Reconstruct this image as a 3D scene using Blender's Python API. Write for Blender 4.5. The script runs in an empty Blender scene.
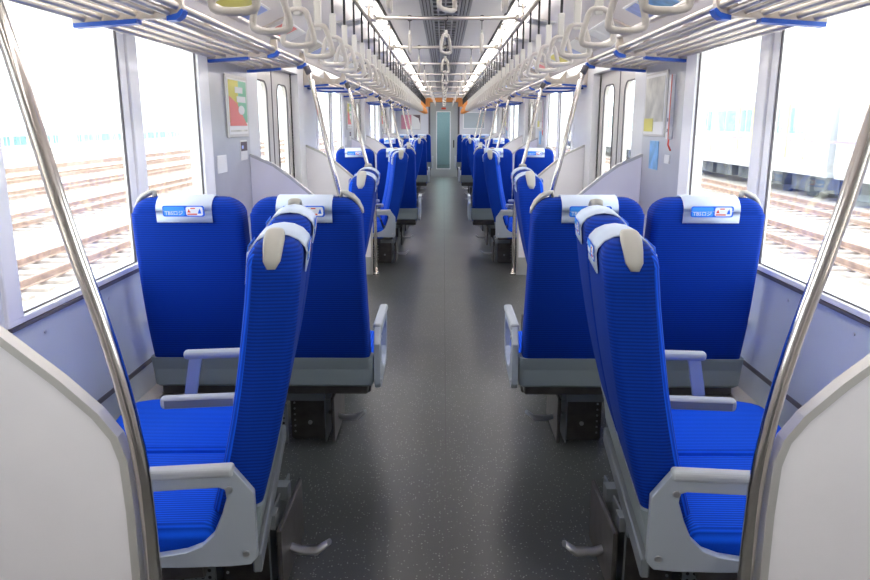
import bpy, bmesh, math, random
from mathutils import Vector, Matrix

sc = bpy.context.scene
C = sc.collection
PI = math.pi

# ------------------------------------------------------------------ camera
cam_data = bpy.data.cameras.new('camera')
cam = bpy.data.objects.new('camera', cam_data)
C.objects.link(cam)
cam.location = (-0.0132, 0.0, 1.4318)
cam.rotation_mode = 'XYZ'
cam.rotation_euler = (PI / 2 - 0.2252, 0.0, 0.0114)
cam_data.sensor_width = 36.0
cam_data.lens = 728.7 / 870 * 36.0
cam_data.clip_start = 0.02
cam_data.clip_end = 600
sc.camera = cam

# ------------------------------------------------------------------ world, sun, exposure
world = bpy.data.worlds.new('world')
sc.world = world
world.use_nodes = True
nt = world.node_tree
bg = nt.nodes['Background']
tc = nt.nodes.new('ShaderNodeTexCoord')
nz = nt.nodes.new('ShaderNodeTexNoise'); nz.inputs['Scale'].default_value = 2.2; nz.inputs['Detail'].default_value = 5
mp = nt.nodes.new('ShaderNodeMapping'); mp.inputs['Scale'].default_value = (1, 1, 3)
cr = nt.nodes.new('ShaderNodeValToRGB')
cr.color_ramp.elements[0].position = .35; cr.color_ramp.elements[0].color = (.95, .98, 1, 1)
cr.color_ramp.elements[1].position = .62; cr.color_ramp.elements[1].color = (1, 1, 1, 1)
nt.links.new(tc.outputs['Generated'], mp.inputs[0]); nt.links.new(mp.outputs[0], nz.inputs[0])
nt.links.new(nz.outputs[0], cr.inputs[0]); nt.links.new(cr.outputs[0], bg.inputs[0])
bg.inputs[1].default_value = 2.6

sun_data = bpy.data.lights.new('sun', 'SUN')
sun = bpy.data.objects.new('sun', sun_data)
C.objects.link(sun)
sun_data.energy = 2.2
sun_data.angle = math.radians(2)
sun_data.color = (1, .96, .9)
sun.rotation_euler = (math.radians(-24), math.radians(3), 0)
LAMP_STRENGTH = 9.0

sc.view_settings.view_transform = 'Standard'
sc.view_settings.look = 'None'
sc.view_settings.exposure = 1.05
sc.view_settings.gamma = 1.0
sc.view_settings.use_curve_mapping = False
try:
    sc.cycles.use_denoising = True
    sc.cycles.max_bounces = 10
    sc.cycles.diffuse_bounces = 6
    sc.cycles.transparent_max_bounces = 24
    sc.cycles.sample_clamp_indirect = 6
except Exception:
    pass

# ------------------------------------------------------------------ materials
def mat(name, col, rough=.5, metal=0.0, spec=.5, bump=None, var=None, emit=None, sheen=0, coat=0):
    m = bpy.data.materials.new(name)
    m.use_nodes = True
    t = m.node_tree
    b = t.nodes['Principled BSDF']
    b.inputs['Base Color'].default_value = (*col, 1)
    b.inputs['Roughness'].default_value = rough
    b.inputs['Metallic'].default_value = metal
    b.inputs['Specular IOR Level'].default_value = spec
    if sheen:
        b.inputs['Sheen Weight'].default_value = sheen
        b.inputs['Sheen Roughness'].default_value = .4
        b.inputs['Sheen Tint'].default_value = (.3, .5, 1, 1)
    if coat:
        b.inputs['Coat Weight'].default_value = coat
        b.inputs['Coat Roughness'].default_value = .1
    if emit:
        b.inputs['Emission Color'].default_value = (*emit[0], 1)
        b.inputs['Emission Strength'].default_value = emit[1]
    tcn = t.nodes.new('ShaderNodeTexCoord')
    if var:
        n = t.nodes.new('ShaderNodeTexNoise')
        n.inputs['Scale'].default_value = var[0]; n.inputs['Detail'].default_value = 4
        r = t.nodes.new('ShaderNodeValToRGB')
        r.color_ramp.elements[0].position = .3; r.color_ramp.elements[1].position = .7
        r.color_ramp.elements[0].color = (*[c * (1 - var[1]) for c in col], 1)
        r.color_ramp.elements[1].color = (*[min(1, c * (1 + var[1])) for c in col], 1)
        t.links.new(tcn.outputs['Object'], n.inputs[0]); t.links.new(n.outputs[0], r.inputs[0])
        t.links.new(r.outputs[0], b.inputs['Base Color'])
    if bump:
        n = t.nodes.new('ShaderNodeTexNoise')
        n.inputs['Scale'].default_value = bump[0]
        bp = t.nodes.new('ShaderNodeBump'); bp.inputs['Strength'].default_value = bump[1]
        bp.inputs['Distance'].default_value = .002
        t.links.new(tcn.outputs['Object'], n.inputs[0]); t.links.new(n.outputs[0], bp.inputs['Height'])
        t.links.new(bp.outputs[0], b.inputs['Normal'])
    return m

def fabric(name, col, axis, pitch, light):
    """woven moquette: fine ribs with a lighter thread"""
    m = mat(name, col, .8, spec=.15, sheen=.04)
    t = m.node_tree; b = t.nodes['Principled BSDF']
    tcn = t.nodes.new('ShaderNodeTexCoord')
    w = t.nodes.new('ShaderNodeTexWave'); w.wave_type = 'BANDS'; w.bands_direction = axis
    w.inputs['Scale'].default_value = 1.0 / pitch / 3.18
    w.inputs['Distortion'].default_value = .6; w.inputs['Detail'].default_value = 1
    w.inputs['Detail Scale'].default_value = 30
    mx = t.nodes.new('ShaderNodeMix'); mx.data_type = 'RGBA'
    mx.inputs[6].default_value = (*[c * .8 for c in col], 1)
    mx.inputs[7].default_value = (*light, 1)
    bp = t.nodes.new('ShaderNodeBump'); bp.inputs['Strength'].default_value = .3; bp.inputs['Distance'].default_value = .001
    t.links.new(tcn.outputs['Object'], w.inputs[0])
    t.links.new(w.outputs['Fac'], mx.inputs[0]); t.links.new(mx.outputs[2], b.inputs['Base Color'])
    t.links.new(w.outputs['Fac'], bp.inputs['Height']); t.links.new(bp.outputs[0], b.inputs['Normal'])
    return m

M = {}
M['back'] = fabric('seat_back_moquette_shaded', (.0008, .028, .29), 'Z', .0088, (.001, .040, .37))  # blue cloth darkened: the shade of the backlit seat backs is in the colour
M['cushion'] = fabric('cushion_moquette_lit', (.0014, .060, .62), 'X', .0115, (.005, .12, .88))  # the blue cloth brightened: window light is put into the colour
M['wall'] = mat('wall_laminate', (.70, .71, .74), .28, spec=.5, var=(3, .02), coat=.2)
M['wall_low'] = mat('lower_wall_laminate', (.65, .70, .73), .25, spec=.5, var=(2, .03), coat=.3)
M['steel_wall'] = mat('brushed_door_pocket_steel', (.55, .56, .58), .3, metal=.6, var=(4, .05))
M['frame'] = mat('window_frame_paint', (.90, .90, .90), .35)
M['door'] = mat('door_leaf_steel', (.62, .60, .58), .38, metal=.35)
M['rubber'] = mat('black_rubber', (.012, .012, .012), .6)
M['gasket'] = mat('grey_gasket', (.13, .12, .13), .6)
M['ceil'] = mat('ceiling_panel', (.84, .82, .79), .35, var=(1.5, .02))
M['duct'] = mat('duct_panel_gloss', (.86, .82, .79), .18, coat=.5)
M['grille'] = mat('vent_grille_grey', (.42, .42, .43), .5)
M['grille_dark'] = mat('vent_gap_dark', (.02, .02, .02), .7)
M['chrome'] = mat('polished_steel_tube', (.74, .69, .65), .13, metal=1.0)
M['rail'] = mat('rack_tube_steel', (.66, .61, .56), .28, metal=.8)
M['beige'] = mat('beige_bracket_plastic', (.62, .55, .47), .45)
M['blue_pl'] = mat('blue_bracket_plastic', (.015, .09, .48), .35)
M['ring'] = mat('strap_ring_plastic', (.55, .515, .47), .4)
M['sleeve'] = mat('strap_sleeve_plastic', (.62, .61, .56), .45)
M['belt'] = mat('strap_black_belt', (.02, .02, .02), .6)
M['orange'] = mat('orange_plastic', (.85, .33, .08), .45)
M['grey'] = mat('armrest_grey_metal', (.43, .48, .54), .35, metal=.25)
M['pad'] = mat('armrest_pad_grey', (.44, .47, .50), .5)
M['padin'] = mat('armrest_inset_grey', (.20, .22, .24), .5)
M['skirt'] = mat('seat_lower_panel_grey', (.27, .32, .33), .45)
M['mech'] = mat('seat_mechanism_metal', (.13, .12, .115), .35, metal=.7, var=(20, .2))
M['mechl'] = mat('mechanism_rail_grey', (.30, .33, .35), .4, metal=.5)
M['bolt'] = mat('bolt_steel', (.55, .56, .58), .3, metal=.9)
M['handle'] = mat('seat_handle_plastic', (.46, .45, .41), .4)
M['cover'] = mat('headrest_cover_cloth', (.60, .68, .82), .9, spec=.1, bump=(300, .3))
M['print_b'] = mat('print_blue', (.01, .14, .80), .7)
M['print_lb'] = mat('print_light_blue', (.05, .33, .95), .7)
M['print_w'] = mat('print_white', (.88, .90, .95), .7)
M['print_r'] = mat('print_red', (.75, .10, .05), .7)
M['print_n'] = mat('print_navy', (.01, .05, .4), .7)
M['panel'] = mat('partition_white', (.86, .84, .87), .35, var=(5, .02))
M['ptrim'] = mat('partition_edge_metal', (.56, .55, .53), .38, metal=.35)
M['kick'] = mat('kick_plate_grey', (.42, .43, .42), .5)
M['heater'] = mat('heater_box_beige', (.62, .58, .53), .5)
M['bulk'] = mat('bulkhead_grey_green', (.42, .45, .43), .4)
M['cab'] = mat('cab_wall_dark', (.45, .46, .46), .5)
M['nextcar'] = mat('next_car_panel', (.45, .52, .55), .5)
M['concrete'] = mat('far_wall_concrete', (.55, .58, .56), .9, var=(.8, .15))
M['pink'] = mat('poster_pink', (.72, .30, .38), .5)
M['dark'] = mat('poster_dark', (.10, .07, .08), .5)
M['yellow'] = mat('poster_yellow', (.72, .66, .12), .4)
M['green'] = mat('poster_green', (.22, .58, .36), .4)
M['salmon'] = mat('poster_red', (.85, .22, .20), .4)
M['paper'] = mat('poster_paper', (.80, .80, .78), .4)
M['mapart'] = mat('poster_washed_pattern', (.58, .57, .50), .4, var=(9, .28))
M['alu'] = mat('poster_aluminium', (.62, .60, .56), .35, metal=.4)
M['lblue'] = mat('notice_light_blue', (.18, .42, .72), .4, var=(12, .3))
M['lilac'] = mat('notice_lilac', (.35, .45, .85), .4, var=(8, .3))
M['train'] = mat('train_silver', (.66, .68, .72), .4, metal=.2)
M['trainw'] = mat('train_window_teal', (.13, .30, .32), .15, var=(2, .4))
M['trainy'] = mat('train_yellow', (.85, .70, .22), .5)
M['trainp'] = mat('train_purple_stripe', (.35, .28, .55), .5)
M['under'] = mat('train_underframe', (.10, .11, .12), .7, var=(1.5, .6))
M['rust'] = mat('rail_rust', (.40, .28, .22), .7, var=(5, .3))
M['sleeper'] = mat('sleeper_concrete', (.48, .42, .38), .9, var=(6, .2))
M['lampcase'] = mat('lamp_housing', (.80, .79, .77), .4)
M['fill_soft'] = mat('next_car_fill_light', (1, 1, 1), .5, emit=((.9, 1, 1), 2.2))  # glow added to brighten the view through the gangway door
M['lamp'] = mat('fluorescent_tube', (1, 1, 1), .5, emit=((1, .95, .93), LAMP_STRENGTH))

def floor_mat():
    m = mat('speckled_vinyl', (.07, .075, .073), .30, spec=.75)
    t = m.node_tree; b = t.nodes['Principled BSDF']
    tcn = t.nodes.new('ShaderNodeTexCoord')
    v = t.nodes.new('ShaderNodeTexVoronoi'); v.inputs['Scale'].default_value = 95
    r = t.nodes.new('ShaderNodeValToRGB')
    r.color_ramp.elements[0].position = .17; r.color_ramp.elements[0].color = (.42, .44, .40, 1)
    r.color_ramp.elements[1].position = .26; r.color_ramp.elements[1].color = (.070, .075, .073, 1)
    sp = t.nodes.new('ShaderNodeSeparateColor')
    lt = t.nodes.new('ShaderNodeMath'); lt.operation = 'GREATER_THAN'; lt.inputs[1].default_value = .55
    mx = t.nodes.new('ShaderNodeMix'); mx.data_type = 'RGBA'
    mx.inputs[6].default_value = (.070, .075, .073, 1)
    t.links.new(tcn.outputs['Object'], v.inputs['Vector'])
    t.links.new(v.outputs['Distance'], r.inputs[0]); t.links.new(v.outputs['Color'], sp.inputs[0]); t.links.new(sp.outputs[0], lt.inputs[0])
    t.links.new(lt.outputs[0], mx.inputs[0]); t.links.new(r.outputs[0], mx.inputs[7])
    t.links.new(mx.outputs[2], b.inputs['Base Color'])
    n2 = t.nodes.new('ShaderNodeTexNoise'); n2.inputs['Scale'].default_value = 2.5
    rr = t.nodes.new('ShaderNodeMapRange'); rr.inputs['To Min'].default_value = .27; rr.inputs['To Max'].default_value = .33
    t.links.new(tcn.outputs['Object'], n2.inputs['Vector']); t.links.new(n2.outputs[0], rr.inputs[0])
    t.links.new(rr.outputs[0], b.inputs['Roughness'])
    return m
M['floor'] = floor_mat()

def ballast_mat():
    m = mat('ballast', (.55, .47, .42), .95, spec=.1)
    t = m.node_tree; b = t.nodes['Principled BSDF']
    tcn = t.nodes.new('ShaderNodeTexCoord')
    v = t.nodes.new('ShaderNodeTexVoronoi'); v.inputs['Scale'].default_value = 9
    n = t.nodes.new('ShaderNodeTexNoise'); n.inputs['Scale'].default_value = .5
    r = t.nodes.new('ShaderNodeValToRGB')
    r.color_ramp.elements[0].color = (.26, .20, .17, 1); r.color_ramp.elements[0].position = .1
    r.color_ramp.elements[1].color = (.60, .55, .51, 1); r.color_ramp.elements[1].position = .6
    ad = t.nodes.new('ShaderNodeMath'); ad.operation = 'MULTIPLY_ADD'; ad.inputs[1].default_value = .5
    t.links.new(tcn.outputs['Object'], v.inputs['Vector']); t.links.new(tcn.outputs['Object'], n.inputs['Vector'])
    t.links.new(v.outputs['Color'], ad.inputs[0]); t.links.new(n.outputs[0], ad.inputs[2])
    t.links.new(ad.outputs[0], r.inputs[0]); t.links.new(r.outputs[0], b.inputs['Base Color'])
    return m
M['ballast'] = ballast_mat()

def glass_mat(name, tint, refl=.35):
    m = bpy.data.materials.new(name); m.use_nodes = True
    t = m.node_tree
    for n in list(t.nodes):
        if n.type != 'OUTPUT_MATERIAL': t.nodes.remove(n)
    out = [n for n in t.nodes if n.type == 'OUTPUT_MATERIAL'][0]
    tr = t.nodes.new('ShaderNodeBsdfTransparent'); tr.inputs[0].default_value = (*tint, 1)
    gl = t.nodes.new('ShaderNodeBsdfGlossy'); gl.inputs['Roughness'].default_value = .02
    fr = t.nodes.new('ShaderNodeFresnel'); fr.inputs[0].default_value = 1.45
    mu = t.nodes.new('ShaderNodeMath'); mu.operation = 'MULTIPLY'; mu.inputs[1].default_value = refl
    mx = t.nodes.new('ShaderNodeMixShader')
    t.links.new(fr.outputs[0], mu.inputs[0]); t.links.new(mu.outputs[0], mx.inputs[0])
    t.links.new(tr.outputs[0], mx.inputs[1]); t.links.new(gl.outputs[0], mx.inputs[2])
    t.links.new(mx.outputs[0], out.inputs[0])
    return m
M['glass'] = glass_mat('window_glass', (.93, .97, .97))
M['glass2'] = glass_mat('gangway_glass', (.80, .88, .88))

# ------------------------------------------------------------------ mesh helpers
class MB:
    """collects shapes, then links them as ONE mesh object"""
    def __init__(self): self.bm = bmesh.new()
    def _xf(self, vs, mtx):
        if mtx is not None:
            bmesh.ops.transform(self.bm, matrix=mtx, verts=vs)
    def box(self, x0, x1, y0, y1, z0, z1, bev=0, seg=2, mtx=None):
        r = bmesh.ops.create_cube(self.bm, size=1)
        vs = r['verts']
        for v in vs:
            v.co = Vector(((x0 + x1) / 2 + v.co.x * (x1 - x0), (y0 + y1) / 2 + v.co.y * (y1 - y0), (z0 + z1) / 2 + v.co.z * (z1 - z0)))
        if bev:
            es = list({e for v in vs for e in v.link_edges})
            r2 = bmesh.ops.bevel(self.bm, geom=es, offset=bev, segments=seg, affect='EDGES', profile=.5)
            vs = list({v for f in r2['faces'] for v in f.verts} | {v for v in vs if v.is_valid})
        self._xf(vs, mtx)
        return self
    def tube(self, pts, r, n=10, cap=True, closed=False, flat=1.0):
        pts = [Vector(p) for p in pts]
        rings = []
        N = len(pts)
        prev = None
        for i, p in enumerate(pts):
            if closed:
                d = (pts[(i + 1) % N] - pts[i - 1]).normalized()
            else:
                d = (pts[min(i + 1, N - 1)] - pts[max(i - 1, 0)]).normalized()
            if prev is None:
                a = Vector((0, 1, 0)) if abs(d.y) < .9 else Vector((1, 0, 0))
                s = d.cross(a).normalized()
            else:
                s = (prev - d * prev.dot(d)).normalized()
            prev = s
            t = d.cross(s)
            rr = r[i] if isinstance(r, (list, tuple)) else r
            rings.append([self.bm.verts.new(p + (s * math.cos(k * 2 * PI / n) + t * math.sin(k * 2 * PI / n) * flat) * rr) for k in range(n)])
        R = N if closed else N - 1
        for i in range(R):
            a, b = rings[i], rings[(i + 1) % N]
            for k in range(n):
                f = self.bm.faces.new((a[k], a[(k + 1) % n], b[(k + 1) % n], b[k])); f.smooth = True
        if cap and not closed:
            self.bm.faces.new(rings[0]); self.bm.faces.new(rings[-1][::-1])
        return self
    def prism(self, poly, a0, a1, plane='xz', mtx=None, smooth=False):
        """poly in a plane, extruded along the remaining axis from a0 to a1"""
        def mk(p, a):
            if plane == 'xz': return (p[0], a, p[1])
            if plane == 'yz': return (a, p[0], p[1])
            return (p[0], p[1], a)
        A = [self.bm.verts.new(mk(p, a0)) for p in poly]
        B = [self.bm.verts.new(mk(p, a1)) for p in poly]
        n = len(poly)
        self.bm.faces.new(A); self.bm.faces.new(B[::-1])
        for i in range(n):
            f = self.bm.faces.new((A[i], A[(i + 1) % n], B[(i + 1) % n], B[i])); f.smooth = smooth
        self._xf(A + B, mtx)
        return self
    def sheet(self, path, a0, a1, plane='xz', th=.01):
        """open path thickened (offset normal) and extruded"""
        P = [Vector((p[0], p[1])) for p in path]
        off = []
        for i, p in enumerate(P):
            d = (P[min(i + 1, len(P) - 1)] - P[max(i - 1, 0)]).normalized()
            off.append(p + Vector((-d.y, d.x)) * th)
        poly = [tuple(p) for p in P] + [tuple(p) for p in off[::-1]]
        # quads strip keeps concave paths clean
        def mk(p, a):
            if plane == 'xz': return (p[0], a, p[1])
            return (a, p[0], p[1])
        a_ = [[self.bm.verts.new(mk(p, a)) for p in P] for a in (a0, a1)]
        o_ = [[self.bm.verts.new(mk(p, a)) for p in off] for a in (a0, a1)]
        n = len(P)
        def q(*v):
            f = self.bm.faces.new(v); f.smooth = True
        for i in range(n - 1):
            q(a_[0][i], a_[0][i + 1], a_[1][i + 1], a_[1][i])
            q(o_[0][i], o_[1][i], o_[1][i + 1], o_[0][i + 1])
            self.bm.faces.new((a_[0][i], o_[0][i], o_[0][i + 1], a_[0][i + 1]))
            self.bm.faces.new((a_[1][i], a_[1][i + 1], o_[1][i + 1], o_[1][i]))
        self.bm.faces.new((a_[0][0], a_[1][0], o_[1][0], o_[0][0]))
        self.bm.faces.new((a_[0][-1], o_[0][-1], o_[1][-1], a_[1][-1]))
        return self
    def loft(self, rings, cap=True, smooth=True):
        R = [[self.bm.verts.new(p) for p in r] for r in rings]
        n = len(R[0])
        for a, b in zip(R, R[1:]):
            for k in range(n):
                f = self.bm.faces.new((a[k], a[(k + 1) % n], b[(k + 1) % n], b[k])); f.smooth = smooth
        if cap:
            for r, rev in ((R[0], True), (R[-1], False)):
                f = self.bm.faces.new(r[::-1] if rev else r); f.smooth = smooth
        return self
    def cyl(self, c, axis, r, h, n=16):
        a = Vector(axis).normalized()
        return self.tube([Vector(c), Vector(c) + a * h], r, n)
    def build(self, name, material, parent=None, smooth_angle=None):
        bmesh.ops.recalc_face_normals(self.bm, faces=self.bm.faces)
        me = bpy.data.meshes.new(name)
        self.bm.to_mesh(me); self.bm.free()
        me.materials.append(M[material] if isinstance(material, str) else material)
        o = bpy.data.objects.new(name, me); C.objects.link(o)
        if parent: o.parent = parent
        return o

def rrect(x0, x1, y0, y1, r, z, n=5):
    """rounded rectangle ring in the xy plane; r single or 4 radii (x1y1, x0y1, x0y0, x1y0)"""
    rs = r if isinstance(r, (list, tuple)) else (r,) * 4
    pts = []
    for (cx, cy, a0, rr) in ((x1, y1, 0, rs[0]), (x0, y1, 90, rs[1]), (x0, y0, 180, rs[2]), (x1, y0, 270, rs[3])):
        rr = max(1e-4, min(rr, (x1 - x0) / 2 * .999, (y1 - y0) / 2 * .999))
        ox = cx - rr if cx == x1 else cx + rr
        oy = cy - rr if cy == y1 else cy + rr
        for k in range(n + 1):
            a = math.radians(a0 + 90 * k / n)
            pts.append(Vector((ox + rr * math.cos(a), oy + rr * math.sin(a), z)))
    return pts

def tag(o, label, cat, group=None, kind=None):
    o['label'] = label; o['category'] = cat
    if group: o['group'] = group
    if kind: o['kind'] = kind
    return o
def thing(name, label, cat, loc=(0, 0, 0), rz=0, group=None):
    o = bpy.data.objects.new(name, None); C.objects.link(o)
    o.empty_display_size = .1
    o.location = loc; o.rotation_euler = (0, 0, rz)
    return tag(o, label, cat, group)
def struct(o, label=None):
    o['kind'] = 'structure'
    if label: o['label'] = label
    return o
def dup(root, loc=None, rz=None, label=None, group=None):
    def rec(o, par):
        c = o.copy(); C.objects.link(c)
        c.parent = par
        for ch in list(o.children): rec(ch, c)
        return c
    kids = list(root.children)
    r = root.copy(); C.objects.link(r)
    for ch in kids: rec(ch, r)
    if loc is not None: r.location = loc
    if rz is not None: r.rotation_euler = (0, 0, rz)
    if label: r['label'] = label
    if group: r['group'] = group
    return r
def text_mesh(name, body, size, material, parent, mtx, ax='LEFT'):
    cu = bpy.data.curves.new(name, 'FONT')
    cu.body = body; cu.size = size; cu.align_x = ax; cu.extrude = .0004; cu.resolution_u = 2
    tmp = bpy.data.objects.new(name, cu); C.objects.link(tmp)
    dg = bpy.context.evaluated_depsgraph_get()
    me = bpy.data.meshes.new_from_object(tmp.evaluated_get(dg))
    C.objects.unlink(tmp); bpy.data.objects.remove(tmp)
    me.transform(mtx)
    me.materials.clear(); me.materials.append(M[material])
    o = bpy.data.objects.new(name, me); C.objects.link(o); o.parent = parent
    return o

ORD = ['first', 'second', 'third', 'fourth', 'fifth', 'sixth', 'seventh', 'eighth', 'ninth', 'tenth', 'eleventh', 'twelfth',
       'thirteenth', 'fourteenth', 'fifteenth', 'sixteenth', 'seventeenth', 'eighteenth', 'nineteenth', 'twentieth']
SIDES = ((-1, 'left'), (1, 'right'))

_t = {2: 'twenty', 3: 'thirty', 4: 'forty'}
NTH = ORD + [_t[k // 10] + ('-' + ORD[k % 10 - 1] if k % 10 else '') for k in range(21, 50)]
NTH = [n[:-1] + 'ieth' if n in ('thirty', 'forty') else n for n in NTH]
# ------------------------------------------------------------------ dimensions
W = 1.30
P0, BANK, PITCH = 1.44, 3.49, 5.48
BANKS = [P0, P0 + PITCH, P0 + 2 * PITCH]          # start of every seat bank
END = 20.2                                        # far bulkhead
BACK = -2.6                                       # bulkhead behind the camera
BAYS = [(P0 - 1.99, P0)] + [(b + BANK, b + PITCH) for b in BANKS]
ZS, ZT = .847, 1.86                               # window sill and head

# ------------------------------------------------------------------ setting: floor, walls, ceiling
b = MB(); b.box(-1.45, 1.45, BACK, END, -.08, 0)
struct(b.build('floor', 'floor'))
b = MB(); b.box(-.0018, .0018, BACK, END, -.001, .0006)
struct(b.build('trim_1', 'gasket'))

def wall_boxes(s, b, x0=W, x1=W + .07):
    def bx(y0, y1, z0, z1, xa=x0, xb=x1):
        b.box(min(s * xa, s * xb), max(s * xa, s * xb), y0, y1, z0, z1)
    return bx
GL = [(.69, 1.56), (1.74, 2.49)]                 # two panes, measured from the start of a bank
for s, side in SIDES:
    hi = MB(); bx = wall_boxes(s, hi)
    lo = MB(); bl = wall_boxes(s, lo)
    pk = MB(); bp_ = wall_boxes(s, pk)
    # behind the first bay
    bx(BACK, BAYS[0][0] + .28, 0, 1.98)
    for (y0, y1) in BAYS:                        # jambs, lintel
        bx(y0, y0 + .28, 0, 1.98); bx(y1 - .26, y1, 0, 1.98)
        bx(y0 + .28, y1 - .26, 1.85, 1.98)
        bx(y0 + .28, y1 - .26, 1.85, 1.90, W + .06, W + .16)
    for B in BANKS:
        bl(B, B + BANK, 0, ZS - .012)
        bx(B, B + .62, ZS - .012, 1.98)
        bx(B + .62, B + 2.60, ZT, 1.98)
        bp_(B + 2.60, B + BANK, ZS - .012, 1.98)
    e0 = BAYS[-1][1]
    bl(e0, END, 0, ZS - .012); bx(e0, e0 + .5, ZS - .012, 1.98); bx(e0 + .5, END - .5, ZT, 1.98); bx(END - .5, END, ZS - .012, 1.98)
    struct(hi.build('wall_' + side, 'wall'))
    struct(lo.build('wall_%s_lower' % side, 'wall_low'))
    struct(pk.build('wall_%s_pocket' % side, 'steel_wall'))
    # curved duct panel between wall and ceiling
    cv = [(W + .03, 1.97), (W - .01, 2.0), (W - .08, 2.045), (W - .2, 2.10), (W - .36, 2.155), (.78, 2.205), (.60, 2.245)]
    c = MB(); c.sheet([(s * x, z) for x, z in cv], BACK, END, 'xz', .02 * (1 if s < 0 else -1))
    struct(c.build('ceiling_%s_duct' % side, 'duct'))
    # seams on the lower wall, sill edge line, screws
    t = MB()
    for B in BANKS:
        t.box(min(s * (W - .004), s * W), max(s * (W - .004), s * W), B + .03, B + BANK, .405, .425)
    struct(t.build('trim_%d' % (2 if s < 0 else 3), 'gasket'))
    t = MB()
    for B in BANKS:
        t.box(min(s * (W - .014), s * W), max(s * (W - .014), s * W), B + .62, B + 2.67, ZS - .022, ZS - .010)
    struct(t.build('trim_%d' % (4 if s < 0 else 5), 'gasket'))
    t = MB()
    for B in BANKS:
        for k in range(7):
            t.cyl((s * W, B + .35 + k * .46, .775), (-s, 0, 0), .006, .004, 8)
            t.cyl((s * W, B + .35 + k * .46, .45), (-s, 0, 0), .006, .004, 8)
    struct(t.build('trim_%d' % (6 if s < 0 else 7), 'bolt'))

b = MB(); b.box(-.62, .62, BACK, END, 2.27, 2.30)
b.box(-.62, -.60, BACK, END, 2.245, 2.29); b.box(.60, .62, BACK, END, 2.245, 2.29)
b.box(-.45, -.18, BACK, END, 2.245, 2.272); b.box(.18, .45, BACK, END, 2.245, 2.272)
struct(b.build('ceiling', 'ceil'))
b = MB()
for s in (-1, 1):
    b.box(min(s * .452, s * .468), max(s * .452, s * .468), BACK, END, 2.238, 2.27)
struct(b.build('trim_8', 'grille_dark'))
# line-flow grille along the middle
b = MB(); b.box(-.18, .18, BACK, END, 2.262, 2.268)
struct(b.build('ceiling_grille_bed', 'grille_dark'))
b = MB()
for x in (-.175, -.15, -.125, -.10, -.055, 0, .055, .10, .125, .15, .175):
    w = .0085 if abs(x) > .09 else .006
    b.box(x - w, x + w, BACK, END, 2.244, 2.264)
y = BACK
while y < END - .1:
    b.box(-.10, .10, y, y + .045, 2.250, 2.264)
    y += .19
struct(b.build('ceiling_grille', 'grille'))

# bulkheads
b = MB()
b.box(-W - .07, -.37, END, END + .08, 0, 2.3); b.box(.37, W + .07, END, END + .08, 0, 2.3); b.box(-.37, .37, END, END + .08, 1.97, 2.3)
struct(b.build('wall_far', 'wall'))
b = MB(); b.box(-W - .07, W + .07, BACK - .06, BACK, 0, 2.3)
struct(b.build('wall_near', 'cab'))
# far gangway door
d9 = bpy.data.objects.new('door_9', None); C.objects.link(d9); struct(d9); d9.location = (0, END, 0)
b = MB()
b.box(-.37, -.19, .0, .04, 0, 1.97); b.box(.16, .37, .0, .04, 0, 1.97); b.box(-.19, .16, .0, .04, 1.72, 1.97); b.box(-.19, .16, 0, .04, 0, .22)
b.build('door_leaf', 'bulk', d9)
b = MB()
b.box(-.21, -.19, -.008, .0, .2, 1.74); b.box(.16, .18, -.008, .0, .2, 1.74); b.box(-.19, .16, -.008, 0, 1.72, 1.74); b.box(-.19, .16, -.008, 0, .2, .22)
b.build('window_frame', 'frame', d9)
b = MB(); b.box(-.19, .16, .015, .02, .22, 1.72); b.build('glass', 'glass2', d9)
b = MB(); b.box(.25, .28, -.03, 0, .78, .98, .004); b.build('handle', 'rubber', d9)
b = MB()
b.box(-.42, -.37, -.012, .02, 0, 2.01); b.box(.37, .42, -.012, .02, 0, 2.01); b.box(-.42, .42, -.012, .02, 1.97, 2.01)
b.build('door_frame', 'gasket', d9)
b = MB(); b.box(-.07, .05, -.012, -.004, 1.79, 1.84); b.build('sticker', 'print_r', d9)
# the next carriage seen through the gangway glass
nc = bpy.data.objects.new('wall_next_car', None); C.objects.link(nc); struct(nc); nc.location = (0, END, 0)
b = MB()
b.box(-.75, -.70, .1, 6, 0, 2.1); b.box(.70, .75, .1, 6, 0, 2.1); b.box(-.75, .75, .1, 6, 2.1, 2.15); b.box(-.75, .75, 6, 6.05, 0, 2.15)
b.build('passage', 'nextcar', nc)
b = MB(); b.box(-.75, .75, .1, 6, -.05, 0); b.build('passage_floor', 'floor', nc)
b = MB(); b.box(-.4, .4, .6, 1.5, 2.06, 2.095); b.box(-.4, .4, 2.4, 3.5, 2.06, 2.095); b.box(-.4, .4, 4.2, 5.5, 2.06, 2.095); b.build('passage_fill_light', 'fill_soft', nc)  # wide glowing panels, added to light up the next carriage
for x0, x1 in ((-.62, -.2), (.2, .62)):
    b = MB(); b.box(x0, x1, 1.6, 1.75, .45, 1.15, .05, 3); b.build('seat_back', 'back', nc)

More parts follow.
